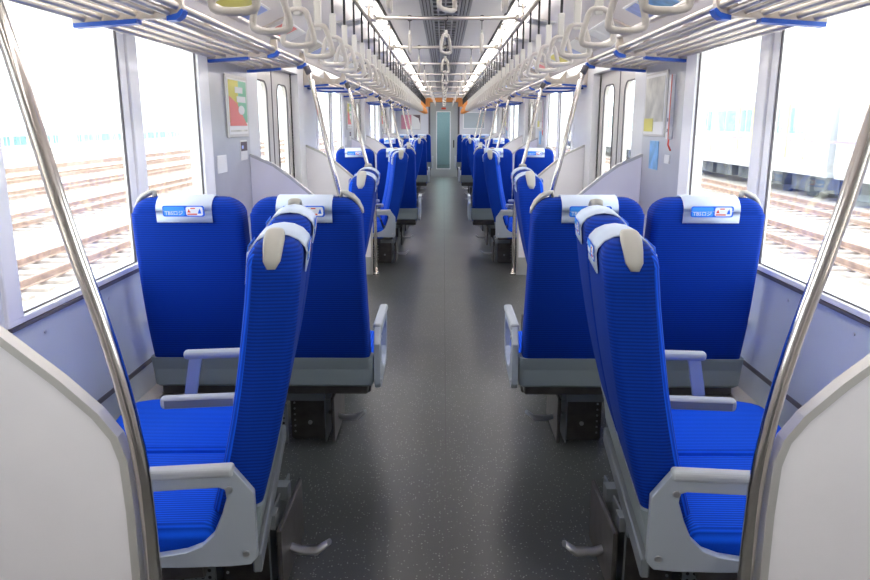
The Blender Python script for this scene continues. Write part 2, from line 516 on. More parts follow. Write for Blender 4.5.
# ------------------------------------------------------------------ windows
wn = 0
def window_unit(s, y0, panes, side):
    global wn
    wn += 1
    w = bpy.data.objects.new('window_%d' % wn, None); C.objects.link(w); struct(w)
    w.location = (s * W, y0, ZS)
    ymax = panes[-1][1] + .16; ymin = panes[0][0] - .08
    H = ZT - ZS
    f = MB()
    def bx(mb, ya, yb, za, zb, xa, xb):
        mb.box(min(s * xa, s * xb), max(s * xa, s * xb), ya, yb, za, zb, .003, 1)
    bx(f, ymin, ymax, -.008, .014, -.012, .07)
    bx(f, ymin, ymax, H - .04, H + .02, -.012, .06)
    bx(f, ymin, panes[0][0], .010, H - .03, -.0135, .06)
    bx(f, panes[-1][1], ymax, .010, H - .03, -.0135, .06)
    for (a, c), (d, e) in zip(panes, panes[1:]):
        bx(f, c, c + .055, 0, H, -.004, .02); bx(f, c + .062, d - .062, 0, H, -.014, .02); bx(f, d - .055, d, 0, H, -.004, .02)
    f.build('window_frame', 'frame', w)
    g = MB()
    for (a, c) in panes:
        for (ya, yb, za, zb) in ((a, a + .009, .014, H - .04), (c - .009, c, .014, H - .04), (a, c, .014, .019), (a, c, H - .05, H - .04)):
            bx(g, ya, yb, za, zb, .0, .010)
    for (a, c), (d, e) in zip(panes, panes[1:]):
        bx(g, c + .054, c + .063, 0, H, .003, .02); bx(g, d - .063, d - .054, 0, H, .003, .02)
    g.build('gasket', 'gasket', w)
    for (a, c) in panes:
        p = MB(); p.box(min(s * .008, s * .012), max(s * .008, s * .012), a + .004, c - .004, .016, H - .042)
        p.build('pane', 'glass', w)
for s, side in SIDES:
    for B in BANKS: window_unit(s, B, GL, side)
    window_unit(s, BAYS[-1][1], [(.56, 1.70)], side)

# ------------------------------------------------------------------ doors
def rr_poly(y0, y1, z0, z1, r, n=6):
    return [(p.x, p.y) for p in rrect(y0, y1, z0, z1, r, 0, n)]
dn = 0
for s, side in SIDES:
    for (y0, y1) in BAYS:
        dn += 1
        if dn == 9: dn = 10
        d = bpy.data.objects.new('door_%d' % dn, None); C.objects.link(d); struct(d)
        cy = (y0 + .28 + y1 - .26) / 2; hw = (y1 - .26 - y0 - .28) / 2
        d.location = (s * (W + .07), cy, 0)
        for k, (a, c) in enumerate(((-hw, -.004), (.004, hw))):
            lf = MB()
            g0, g1, gz0, gz1 = a + .17, c - .17, .90, 1.74
            hole = rr_poly(g0, g1, gz0, gz1, .09)
            outer = rr_poly(a, c, .02, 1.86, .0005, 6)
            n = len(hole)
            for x in (0, s * .035):
                O = [lf.bm.verts.new((x, p[0], p[1])) for p in outer]; Hh = [lf.bm.verts.new((x, p[0], p[1])) for p in hole]
                for i in range(n):
                    lf.bm.faces.new((O[i], O[(i + 1) % n], Hh[(i + 1) % n], Hh[i]))
                if x == 0: O0, H0 = O, Hh
            for i in range(n):
                lf.bm.faces.new((O0[i], O0[(i + 1) % n], O[(i + 1) % n], O[i]))
                lf.bm.faces.new((H0[i], H0[(i + 1) % n], Hh[(i + 1) % n], Hh[i]))
            leaf = lf.build('door_leaf', 'door', d)
            rim = MB(); rim.tube([Vector((-s * .002, p[0], p[1])) for p in hole], .007, 6, closed=True)
            rim.build('window_rim', 'gasket', leaf)
            g = MB(); g.prism(rr_poly(g0 + .003, g1 - .003, gz0 + .003, gz1 - .003, .088), s * .015, s * .02, 'yz')
            g.build('glass', 'glass', leaf)
            e = MB(); yy = -.006 if k == 0 else .004
            e.box(min(-s * .004, s * .03), max(-s * .004, s * .03), yy - .004, yy + .006, .02, 1.86)
            e.build('edge_rubber', 'gasket', leaf)
        g = MB()
        g.box(min(-s * .01, s * .03), max(-s * .01, s * .03), hw + .0, hw + .022, .0, 1.85)
        g.box(min(-s * .01, s * .03), max(-s * .01, s * .03), -hw - .022, -hw, .0, 1.85)
        g.build('door_seal', 'rubber', d)
        g = MB(); g.box(min(-s * .06, s * .05), max(-s * .06, s * .05), -hw, hw, .002, .012); g.build('threshold', 'bolt', d)

# ------------------------------------------------------------------ ceiling lamps
k = 0
for s, side in SIDES:
    y = -2.31; i = 0
    while y + 1.2 < END:
        where = '%s from the near end in the %s row' % (ORD[min(i, 19)], side)
        t = thing('ceiling_light', 'white fluorescent tube light, ' + where, 'ceiling light', (s * .53, y + .6, 2.27), 0, 'fluorescent lights in the %s ceiling row' % side)
        c = MB(); c.box(-.045, .045, -.60, .60, -.012, 0); c.box(-.03, .03, -.60, -.575, -.058, -.01); c.box(-.03, .03, .575, .60, -.058, -.01)
        c.build('housing', 'lampcase', t)
        c = MB(); c.tube([(0, -.574, -.038), (0, .574, -.038)], .019, 10)
        c.build('tube', 'lamp', t)
        y += 1.28; i += 1

# square vents on the duct panels
for s, side in SIDES:
    i = 0
    for y in (3.2, 4.6, 6.0, 7.3, 8.6, 10.0, 11.4, 13.0, 14.6, 16.2):
        t = thing('ceiling_vent', 'slotted grey ceiling vent on the %s duct, %s from the near end' % (side, ORD[i]), 'vent', (s * .74, y, 2.2), 0, 'vents on the %s duct panel' % side)
        t.rotation_euler = (0, s * .19, 0)
        c = MB(); c.box(-.10, .10, -.14, .14, -.012, 0, .003, 1); c.build('frame', 'grille', t)
        c = MB()
        for q in range(2): c.box(-.085, .085, -.115 + q * .13, -.015 + q * .13, -.014, -.011)
        c.build('slots', 'grille', t)
        i += 1

# ------------------------------------------------------------------ partitions and poles
PROF = [(1.298, 1.235), (1.14, 1.165), (1.03, 1.085), (.932, 1.003), (.818, .905), (.745, .832), (.708, .778), (.692, .72), (.688, .6), (.690, .44), (.695, .0)]
POLE = [(.895, 1.775), (.873, 1.70), (.842, 1.56), (.813, 1.42), (.785, 1.28), (.757, 1.16), (.731, 1.06), (.712, .98), (.696, .90), (.683, .82), (.673, .74), (.667, .66), (.665, .55), (.664, .3), (.664, 0)]
PART_Y = []
for B in BANKS: PART_Y += [B, B + BANK - .03]
PART_Y.append(BAYS[-1][1])
PART_Y.append(BAYS[0][0] - .03)
desc = ['nearest, cropped by the photo edge', 'second from the camera, behind the near seats', 'third from the camera, across the first doors', 'fourth from the camera', 'fifth from the camera', 'sixth from the camera', 'farthest, by the end wall', 'behind the camera']
for s, side in SIDES:
    for y, ds in zip(PART_Y, desc):
        t = thing('partition', 'white curved draught screen on the %s, %s' % (side, ds), 'partition', (0, y, 0), 0, 'white draught screens beside the doors')
        b = MB()
        # white panel
        poly = [(s * (x + (.012 if x < 1.2 else 0)), z - .014) for x, z in PROF[:-1]] + [(s * .70, .02), (s * 1.298, .02)]
        b.prism(poly, .003, .027, 'xz')
        b.build('panel', 'panel', t)
        b = MB()
        path = [Vector((s * x, .015, z)) for x, z in PROF]
        for (a, c) in zip(range(len(PROF) - 1), range(1, len(PROF))):
            pass
        # edge strip: a rectangular section swept along the profile
        rings = []
        for i, p in enumerate(path):
            dd = (path[min(i + 1, len(path) - 1)] - path[max(i - 1, 0)]).normalized()
            nn = Vector((dd.z, 0, -dd.x)) * (1 if s > 0 else -1)
            if nn.x * s < 0 and abs(nn.x) > .2: nn = -nn
            if abs(nn.x) <= .2 and nn.z > 0: nn = -nn
            q = p + nn * .018
            rings.append([Vector((p.x, -.002, p.z)), Vector((p.x, .032, p.z)), Vector((q.x, .032, q.z)), Vector((q.x, -.002, q.z))])
        b.loft(rings, smooth=False)
        b.build('edge_trim', 'ptrim', t)
        b = MB(); xs = sorted((s * .705, s * 1.295)); b.box(xs[0], xs[1], -.002, .003, .0, .17)
        b.build('kick_plate', 'kick', t)
        po = thing('grab_pole', 'leaning polished steel grab pole on the %s, beside the %s screen' % (side, ds.split(',')[0]), 'pole', (0, y + .015, 0), 0, 'leaning grab poles')
        b = MB(); b.tube([(s * x, 0, z) for x, z in POLE], .0165, 14); b.build('tube', 'chrome', po)
        b = MB(); b.tube([(s * .886, 0, 1.745), (s * .905, 0, 1.79)], .021, 12); b.build('collar', 'gasket', po)
        b = MB(); b.tube([(s * .664, 0, 0), (s * .664, 0, .02)], .032, 16); b.build('floor_flange', 'chrome', po)

# heater boxes under the seats along the wall
for s, side in SIDES:
    for i, B in enumerate(BANKS):
        b = MB(); xs = sorted((s * 1.22, s * 1.295)); b.box(xs[0], xs[1], B + 1.40, B + 3.44, .08, .30, .006, 1)
        o = b.build('heater_box', 'heater')
        tag(o, 'beige heater box along the %s wall under the %s group of seats' % (side, ORD[i]), 'heater', 'heater boxes')

# ------------------------------------------------------------------ luggage racks
def rack(s, y0, y1, brs, label, group):
    t = thing('luggage_rack', label, 'luggage rack', (0, y0, 0), 0, group)
    L = y1 - y0
    for (x, z, r) in ((1.26, 1.785, .013), (1.20, 1.790, .011), (1.14, 1.795, .011), (1.08, 1.80, .011), (1.02, 1.805, .011), (.965, 1.805, .012), (.935, 1.825, .014), (.925, 1.885, .014)):
        b = MB(); b.tube([(s * x, 0, z), (s * x, L, z)], r, 10); b.build('rail', 'rail', t)
    for q in brs:
        b = MB()
        poly = [(1.298, 1.765), (1.0, 1.785), (.96, 1.79), (.925, 1.80), (.912, 1.83), (.918, 1.895), (.94, 1.90), (.955, 1.84), (1.0, 1.825), (1.10, 1.828), (1.20, 1.86), (1.25, 1.92), (1.298, 1.975)]
        b.prism([(s * a, c) for a, c in poly], q - .014, q + .014, 'xz')
        br = b.build('bracket', 'beige', t)
        b = MB()
        b.prism([(s * a, c) for a, c in [(1.292, 1.752), (1.292, 1.767), (1.07, 1.782), (1.07, 1.767)]], q - .022, q + .022, 'xz')
        b.build('blue_strip', 'blue_pl', br)
        b = MB()
        b.prism([(s * a, c) for a, c in [(.965, 1.775), (.965, 1.79), (.928, 1.80), (.912, 1.815), (.905, 1.808), (.915, 1.79), (.935, 1.777)]], q - .024, q + .024, 'xz')
        b.build('blue_tip', 'blue_pl', br)
    for q0, q1 in ((0, .0), ):
        pass
    return t
for s, side in SIDES:
    for i, B in enumerate(BANKS):
        rack(s, B - .02, B + BANK + .06, [.035, 1.24, 2.71, 3.52], 'chrome luggage rack with blue tipped brackets above the %s seats on the %s' % (['nearest', 'middle', 'third'][i], side), 'chrome luggage racks')
    y = BAYS[-1][1]
    rack(s, y - .02, END - .02, [.035, 1.1, 2.2], 'chrome tube luggage rack with blue tips at the far end on the %s' % side, 'chrome luggage racks')
    # behind camera
    rack(s, BACK + .02, BAYS[0][0], [.1, 1.2, 2.0], 'chrome tube luggage rack behind the camera on the %s' % side, 'chrome luggage racks')
    # blue framed mesh end shelves at the door side of each rack
for s, side in SIDES:
    for i, y in enumerate([B for B in BANKS[1:]] + [BAYS[-1][1]]):
        t = thing('rack_end_frame', 'blue outlined end shelf of the rack on the %s, after the %s set of doors' % (side, ORD[i + 1] if i else 'first'), 'rack end', (0, y + .03, 0), 0, 'blue rack end shelves')
        b = MB()
        for (x0, x1, ya, yb) in ((.93, 1.27, .0, .03), (.93, 1.27, .76, .79), (.93, .955, 0, .79), (1.245, 1.27, 0, .79)):
            xs = sorted((s * x0, s * x1)); b.box(xs[0], xs[1], ya, yb, 1.735, 1.752)
        b.build('blue_edge', 'blue_pl', t)
        b = MB(); xs = sorted((s * .95, s * 1.25)); b.box(xs[0], xs[1], .02, .77, 1.752, 1.757); b.build('shelf_plate', 'ceil', t)

# ------------------------------------------------------------------ strap rails and hanging straps
for s, side in SIDES:
    t = thing('strap_rail', 'long steel pipe carrying the %s row of hanging straps' % side, 'strap rail', (s * .49, 0, 2.07))
    b = MB(); b.tube([(0, BACK + .1, 0), (0, END - .05, 0)], .013, 10); b.build('pipe', 'rail', t)
    y = 3.08 - 3 * 1.827
    while y < END:
        if y > BACK:
            b = MB(); b.tube([(0, y, 0), (0, y, .19)], .010, 8); b.tube([(0, y, .165), (0, y, .19)], .022, 10); b.build('hanger', 'beige', t)
        y += 1.827
cross = []
y = 3.08 - 2 * 1.827; i = 0
while y < END:
    b = MB(); b.tube([(-.49, y, 2.083), (.49, y, 2.083)], .013, 10)
    for x in (-.465, .465): b.tube([(x - .02, y, 2.083), (x + .02, y, 2.083)], .024, 12)
    o = b.build('cross_pipe', 'rail')
    tag(o, 'steel cross pipe under the ceiling, ' + ('behind the camera' if y < 0 else '%s from the camera' % ORD[i]), 'strap rail', 'cross pipes under the ceiling')
    cross.append(y)
    if y > 0: i += 1
    y += 1.827

def make_strap(name, drop, sl, ringmat='ring'):
    """origin at the pipe centre; drop = distance down to the ring's lowest edge; sl = sleeve length"""
    t = thing(name, 'strap', 'hanging strap')
    top = -drop + .115
    b = MB()
    prof = [(-.024, .008), (.024, .008), (.036, -.02), (.054, -.085), (.045, -.106), (-.045, -.106), (-.054, -.085), (-.036, -.02)]
    # smooth the corner points
    P = [Vector((x, 0, z + top)) for x, z in prof]
    for _ in range(2):
        Q = []
        for i in range(len(P)):
            a, c = P[i], P[(i + 1) % len(P)]
            Q += [a * .75 + c * .25, a * .25 + c * .75]
        P = Q
    b.tube(P, .0100, 8, closed=True)
    b.build('ring', ringmat, t)
    b = MB(); b.box(-.014, .014, -.007, .007, top - .012, top + sl, .004, 2); b.build('sleeve', 'sleeve' if ringmat == 'ring' else ringmat, t)
    b = MB(); b.box(-.0055, .0055, -.0022, .0022, top + sl - .004, -.0165); b.tube([(0, .0165 * math.cos(k * PI / 7), .0165 * math.sin(k * PI / 7)) for k in range(14)], .0028, 6, closed=True); b.build('belt', 'belt', t)
    return t
base = make_strap('hanging_strap', .40, .105)
first = True
for s, side in SIDES:
    y = 1.74 - 3 * .39; n = 0
    while y < END - .15:
        if y < .9:
            y += .39; continue
        if y < 15.5: lab = 'beige triangular hanging strap, %s from the camera in the %s row' % (NTH[n], side)
        else: lab = 'tiny orange hanging strap, %s from the far end wall in the %s row' % (NTH[int((END - .15 - y) / .39)], side)
        if y >= 15.5:
            if s == -1 and 'orange_base' not in globals():
                orange_base = make_strap('hanging_strap', .40, .105, 'orange'); o = orange_base
            else: o = dup(orange_base)
        elif first: o = base; first = False
        else: o = dup(base)
        o.location = (s * .49, y, 2.07); o.rotation_euler = (random.Random(n).uniform(-.04, .04), 0, random.Random(n + 9).uniform(-.12, .12))
        o['label'] = lab; o['group'] = 'hanging straps in the %s row' % side
        y += .39; n += 1
cbase = make_strap('hanging_strap', .222, .035)
first = True
for i, y in enumerate([c for c in cross if c > 1]):
    for x, nm in ((-.23, 'left'), (0, 'middle'), (.23, 'right')):
        if first: o = cbase; first = False
        else: o = dup(cbase)
        o.location = (x, y, 2.083); o.rotation_euler = (0, 0, PI / 2 if x else .9)
        o['label'] = 'short strap with triangular ring on the %s cross pipe from the camera, %s of three' % (ORD[i + 1], nm)
        o['group'] = 'straps on the ceiling cross pipes'

# ------------------------------------------------------------------ seats
# local frame: X across the pair, Y the way the sitter faces, origin on the floor at the turning centre
def back_mid(z):           # centre of the backrest thickness at height z
    pts = [(.40, -.215), (.53, -.252), (.64, -.280), (.75, -.304), (.90, -.330), (1.01, -.346), (1.165, -.362)]
    for (z0, u0), (z1, u1) in zip(pts, pts[1:]):
        if z <= z1: return u0 + (u1 - u0) * (z - z0) / (z1 - z0)
    return pts[-1][1]
def back_th(z):
    return .062 + .006 * min(1, (z - .45) / .5)
ZTOP = 1.152
def make_pair(plate, rz=0.0, dx=0.0, aisle=1):
    t = thing('seat_pair', 'seat', 'train seat')
    for s in (-1, 1):
        cx = s * .230
        b = MB(); rings = []
        zs = [.44, .455, .50, .56, .62, .70, .78, .86, .94, 1.0, 1.05, 1.09]
        def hw(z): return .224 - .010 * max(0, (z - .6) / .56)
        for i, z in enumerate(zs):
            u = back_mid(z); th = back_th(z); h = hw(z)
            if i == 0: th -= .012; h -= .01
            rings.append(rrect(cx - h, cx + h, u - th, u + th, [.045, .045, .028, .028], z, 5))
        R = .075; z1 = ZTOP - R
        for k in range(1, 8):
            a = k / 7 * PI / 2 * .97
            z = z1 + R * math.sin(a); inset = R * (1 - math.cos(a))
            rt = .05; zt = ZTOP - rt
            ti = 0 if z < zt else rt * (1 - math.sqrt(max(0, 1 - ((z - zt) / rt) ** 2)))
            h = hw(z) - inset; th = back_th(z) - ti
            rings.append(rrect(cx - h, cx + h, back_mid(z) - th, back_mid(z) + th, min(.04, th * .8), z, 5))
        b.loft(rings)
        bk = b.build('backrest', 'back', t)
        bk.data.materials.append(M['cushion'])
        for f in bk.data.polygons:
            if f.normal.y > .55: f.material_index = 1  # front faces take the brighter cloth, painting window light on them
        # piping line where the front fabric meets the shell
        # cushion
        b = MB(); rings = []
        fr = [.07, .03, .02, .02] if s > 0 else [.03, .07, .02, .02]
        for (z, ins, fz) in ((.318, .02, -.03), (.326, .008, -.015), (.355, .0, -.002), (.395, 0, 0), (.42, .008, -.010), (.432, .024, -.03)):
            pts = rrect(cx - .228 + ins, cx + .228 - ins, -.18 + ins, .290 - ins + fz, fr, z, 5)
            pts = [Vector((p.x, p.y, p.z + .015 * (p.y / .3) - .006 * math.cos(PI * (p.x - cx) / .46) * (z > .4))) for p in pts]
            rings.append(pts)
        b.loft(rings)
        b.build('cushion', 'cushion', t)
        # headrest cover: cloth draped over the top, follows the backrest
        b = MB()
        def surf(side, z, off): return back_mid(z) + side * (back_th(z) + off)
        path = []
        for z in (1.060, 1.08, 1.11): path.append((surf(-1, z, .005), z))
        for k in range(0, 9):
            a = PI - PI * k / 8
            path.append((back_mid(1.14) + (back_th(1.14) + .004) * math.cos(a), ZTOP - .048 + .054 * math.sin(a)))
        for z in (1.11, 1.07, 1.03): path.append((surf(1, z, .005), z))
        b.sheet(path, cx - .107, cx + .107, 'yz', .003)
        cv = b.build('headrest_cover', 'cover', bk)
        # printed badge on the rear and the front of the cover
        for face in (-1, 1):
            zc = 1.103
            u = surf(face, zc, .0095)
            sl = math.atan2(back_mid(1.13) - back_mid(1.07), .06)
            base_m = Matrix.Translation((cx, u, zc)) @ (Matrix.Rotation(PI, 4, 'Z') if face > 0 else Matrix.Identity(4)) @ Matrix.Rotation(-sl if face < 0 else sl, 4, 'X')
            def flat(x0, x1, z0, z1, d, mt, r=.008, nm='print_panel'):
                q = MB(); q.prism(rr_poly(x0, x1, z0, z1, r, 4), -.0005 - d, .0012, 'xz')
                q.bm.transform(base_m); return q.build(nm, mt, cv)
            flat(-.080, .080, -.020, .022, 0, 'print_b', nm='blue_badge')
            flat(-.076, .004, -.016, .018, .0004, 'print_lb', .006, nm='light_blue_field')
            flat(.010, .074, -.016, .018, .0004, 'print_w', .007, nm='white_field')
            flat(.014, .052, -.013, -.008, .0008, 'print_r', .001, nm='red_bar')
            flat(.028, .046, .010, .014, .0008, 'print_r', .001, nm='red_mark')
            q = MB(); q.prism([(.014, -.004), (.028, -.004), (.024, .003), (.021, .010), (.018, .003)], -.0014, .001, 'xz'); q.bm.transform(base_m); q.build('red_emblem', 'print_r', cv)
            q = MB(); q.prism([(.055, -.008), (.068, -.008), (.066, .003), (.063, .011), (.059, .004)], -.0014, .001, 'xz'); q.bm.transform(base_m); q.build('blue_emblem', 'print_b', cv)
            text_mesh('lettering', 'TBSロジ', .0195, 'print_w', cv, base_m @ Matrix.Translation((-.072, -.0016, -.013)) @ Matrix.Rotation(PI / 2, 4, 'X'))
        # shoulder grip
        b = MB(); rings = []
        pth = [(.132, ZTOP - .004, .020, .004), (.137, ZTOP + .020, .021, .009), (.152, ZTOP + .016, .024, .011), (.178, ZTOP + .003, .026, .011), (.198, ZTOP - .018, .024, .010), (.211, ZTOP - .045, .021, .009), (.216, ZTOP - .064, .010, .005)]
        for i, (gx, z, w, th) in enumerate(pth):
            u = back_mid(z) + .004
            p0 = pth[max(i - 1, 0)]; p1 = pth[min(i + 1, len(pth) - 1)]
            d = Vector((s * (p1[0] - p0[0]), 0, p1[1] - p0[1])).normalized()
            nrm = Vector((d.z, 0, -d.x)) * (-s) if True else d
            c0 = Vector((cx + s * gx, u, z))
            rings.append([c0 + Vector((0, w * math.cos(a), 0)) + nrm * th * math.sin(a) for a in [k * PI / 6 for k in range(12)]])
        b.loft(rings)
        b.build('grip', 'handle', t)
    # shared lower rear panel with rounded ends
    b = MB(); rings = []
    for z, i in ((.338, .012), (.348, .003), (.42, 0), (.462, 0), (.475, .001)):
        u = back_mid(max(z, .40))
        rings.append(rrect(-.468 + i, .468 - i, u - .066 + i, u + .02 - i, .02, z))
    b.loft(rings, smooth=False)
    b.build('lower_panel', 'skirt', t)
    b = MB(); b.box(-.44, .44, -.14, .24, .262, .322, .006, 1); b.box(-.44, .44, -.262, -.12, .30, .36, .006, 1); b.build('seat_pan', 'mech', t)
    # closed side arm with an opening
    def side_plate(s):
        x0, x1 = sorted((s * .472, s * .498))
        b = MB()
        outer = [(.12, .575), (.12, .50), (.10, .41), (.07, .355), (.02, .345), (-.10, .335), (-.22, .330), (-.268, .332), (-.286, .352), (-.286, .530), (-.240, .595), (.10, .598)]
        inner = [(.07, .550), (.075, .50), (.06, .42), (.03, .385), (-.04, .370), (-.11, .378), (-.150, .392), (-.180, .42), (-.202, .47), (-.218, .52), (-.216, .543), (-.200, .550)]
        bm = b.bm
        for x in (x0, x1):
            O = [bm.verts.new((x, p[0], p[1])) for p in outer]; I = [bm.verts.new((x, p[0], p[1])) for p in inner]
            # align: outer[11]/outer[0] sit at the front top, inner[0] too
            mp_ = [(0, 0), (1, 1), (2, 2), (3, 3), (4, 4), (5, 5), (6, 6), (7, 7), (8, 8), (9, 9), (10, 10), (11, 11)]
            idx = [0, 1, 2, 3, 4, 5, 6, 7, 8, 9, 10, 11]
            for a in range(12):
                c_ = (a + 1) % 12
                bm.faces.new((O[a], O[c_], I[c_], I[a]))
            if x == x0: Oa, Ia = O, I
        for a in range(12):
            c_ = (a + 1) % 12
            bm.faces.new((Oa[a], Oa[c_], O[c_], O[a])); bm.faces.new((Ia[a], Ia[c_], I[c_], I[a]))
        pl_ = b.build('side_arm', 'grey', t)
        md = pl_.modifiers.new('bevel', 'BEVEL'); md.width = .004; md.segments = 2; md.limit_method = 'ANGLE'
        b = MB(); b.box(s * .485 - .019, s * .485 + .019, -.24, .115, .578, .606, .010, 3); b.build('arm_pad', 'pad', pl_)
        for (u, z) in ((-.226, .545), (-.258, .365)):
            b = MB(); b.cyl((s * .497, u, z), (s, 0, 0), .009, .005, 12); b.build('bolt', 'bolt', pl_)
        return pl_
    side_plate(plate)
    # open arm with a slanting post at the other end
    s = -plate
    b = MB(); b.box(s * .487 - .020, s * .487 + .020, -.18, .08, .574, .608, .014, 3); arm = b.build('armrest', 'pad', t)
    b = MB(); b.prism([(.015, .580), (.06, .580), (.105, .345), (.06, .345)], s * .478, s * .498, 'yz'); b.build('post', 'grey', arm)
    b = MB(); b.box(s * .508, s * .510, -.16, .05, .582, .600); b.build('inset', 'padin', arm)
    # middle arm
    b = MB(); b.box(-.019, .019, -.20, .05, .572, .612, .014, 3); arm = b.build('armrest', 'pad', t)
    b = MB()
    for q in (-.0198, .0182): b.box(q, q + .0016, -.17, .035, .578, .602)
    b.build('inset', 'padin', arm)
    # undercarriage: fixed to the floor, square to the carriage, pedal towards the aisle
    BM = Matrix.Rotation(-rz, 4, 'Z') @ Matrix.Translation((dx, 0, 0))
    def base(mb, nm, mt, par=t):
        mb.bm.transform(BM); return mb.build(nm, mt, par)
    b = MB(); b.box(-.25, .25, -.10, -.05, .215, .262); b.box(-.25, .25, .08, .13, .215, .262); b.box(-.235, .235, -.15, -.12, .225, .262)
    base(b, 'support_beam', 'mechl')
    for s in (-1, 1):
        x0, x1 = sorted((s * .06, s * .22))
        b = MB(); b.box(x0, x1, -.06, .20, .0, .215, .008, 1)
        ped = base(b, 'pedestal', 'mech')
        xo = s * .222
        b = MB(); xx = sorted((xo, xo + s * .006))
        b.box(xx[0], xx[1], -.09, .22, .0, .24)
        base(b, 'end_plate', 'mechl', ped)
        b = MB()
        for q in range(6): b.cyl((s * .08, -.060, .04 + q * .028), (0, -1, 0), .005, .003, 8)
        base(b, 'rivets', 'bolt', ped)
        b = MB(); b.cyl((s * .15, -.060, .085), (0, -1, 0), .010, .006, 12)
        base(b, 'bolt', 'bolt', ped)
    b = MB(); b.box(-.045, .055, -.10, -.094, 0, .19)
    pp = base(b, 'perforated_plate', 'mechl')
    b = MB()
    for i in range(4):
        for j in range(7): b.cyl((-.03 + i * .022, -.1001, .025 + j * .024), (0, -1, 0), .006, .001, 6)
    base(b, 'holes', 'grille_dark', pp)
    s = aisle
    b = MB()
    b.tube([(s * .22, .0, .115), (s * .30, -.01, .090), (s * .36, -.015, .092), (s * .40, -.02, .125)], [.008, .011, .013, .009], 8, flat=2.0)
    base(b, 'foot_pedal', 'bolt')
    b = MB(); xs = sorted((s * .26, s * .275)); b.box(xs[0], xs[1], -.14, .20, .02, .235, .004, 1)
    base(b, 'latch_plate', 'mech')
    if rz:
        b = MB(); b.box(-.43, .43, -.285, -.262, .262, .318, .004, 1)
        rl = b.build('rear_rail', 'mechl', t)
    return t

TWL = math.radians(7.7); TWR = math.radians(5.6)
PX, PA = .834, .775
SRC = {('left', 1): (lambda: make_pair(-1, PI / 2 + TWL, PX - PA, 1)), ('right', 1): (lambda: make_pair(1, -PI / 2 - TWR, PA - PX, -1)),
       ('left', 0): (lambda: make_pair(1, 0, 0, 1)), ('right', 0): (lambda: make_pair(-1, 0, 0, -1))}
protos = {}
def place_pair(side, turned, y, label, group, less=0.0):
    s = -1 if side == 'left' else 1
    k = (side, turned)
    if k in protos: o = dup(protos[k])
    else: protos[k] = o = SRC[k]()
    o.location = (s * (PX if turned else PA), y, 0)
    o.rotation_euler = (0, 0, (PI / 2 + TWL - less if s < 0 else -PI / 2 - TWR + less) if turned else 0)
    o['label'] = label; o['group'] = group
    return o
bn = ['nearest seats', 'second seats past the doors', 'third and farthest long bank']
for i, B in enumerate(BANKS):
    for s, side in SIDES:
        g = 'blue double seats on the %s' % side
        place_pair(side, 1, B + .67, 'blue double seat facing the %s window, near end of the %s' % (side, bn[i]), g)
        place_pair(side, 0, B + 1.76, 'blue double seat seen from behind, %s middle of the %s' % (side, bn[i]), g)
        place_pair(side, 1, B + 2.92, 'blue double seat facing the %s window, far end of the %s' % (side, bn[i]), g, math.radians(4.5 if s < 0 else 2.5))
for s, side in SIDES:
    place_pair(side, 0, BAYS[-1][1] + 1.0, 'blue double seat seen from behind by the far end wall, %s side' % side, 'blue double seats on the %s' % side)

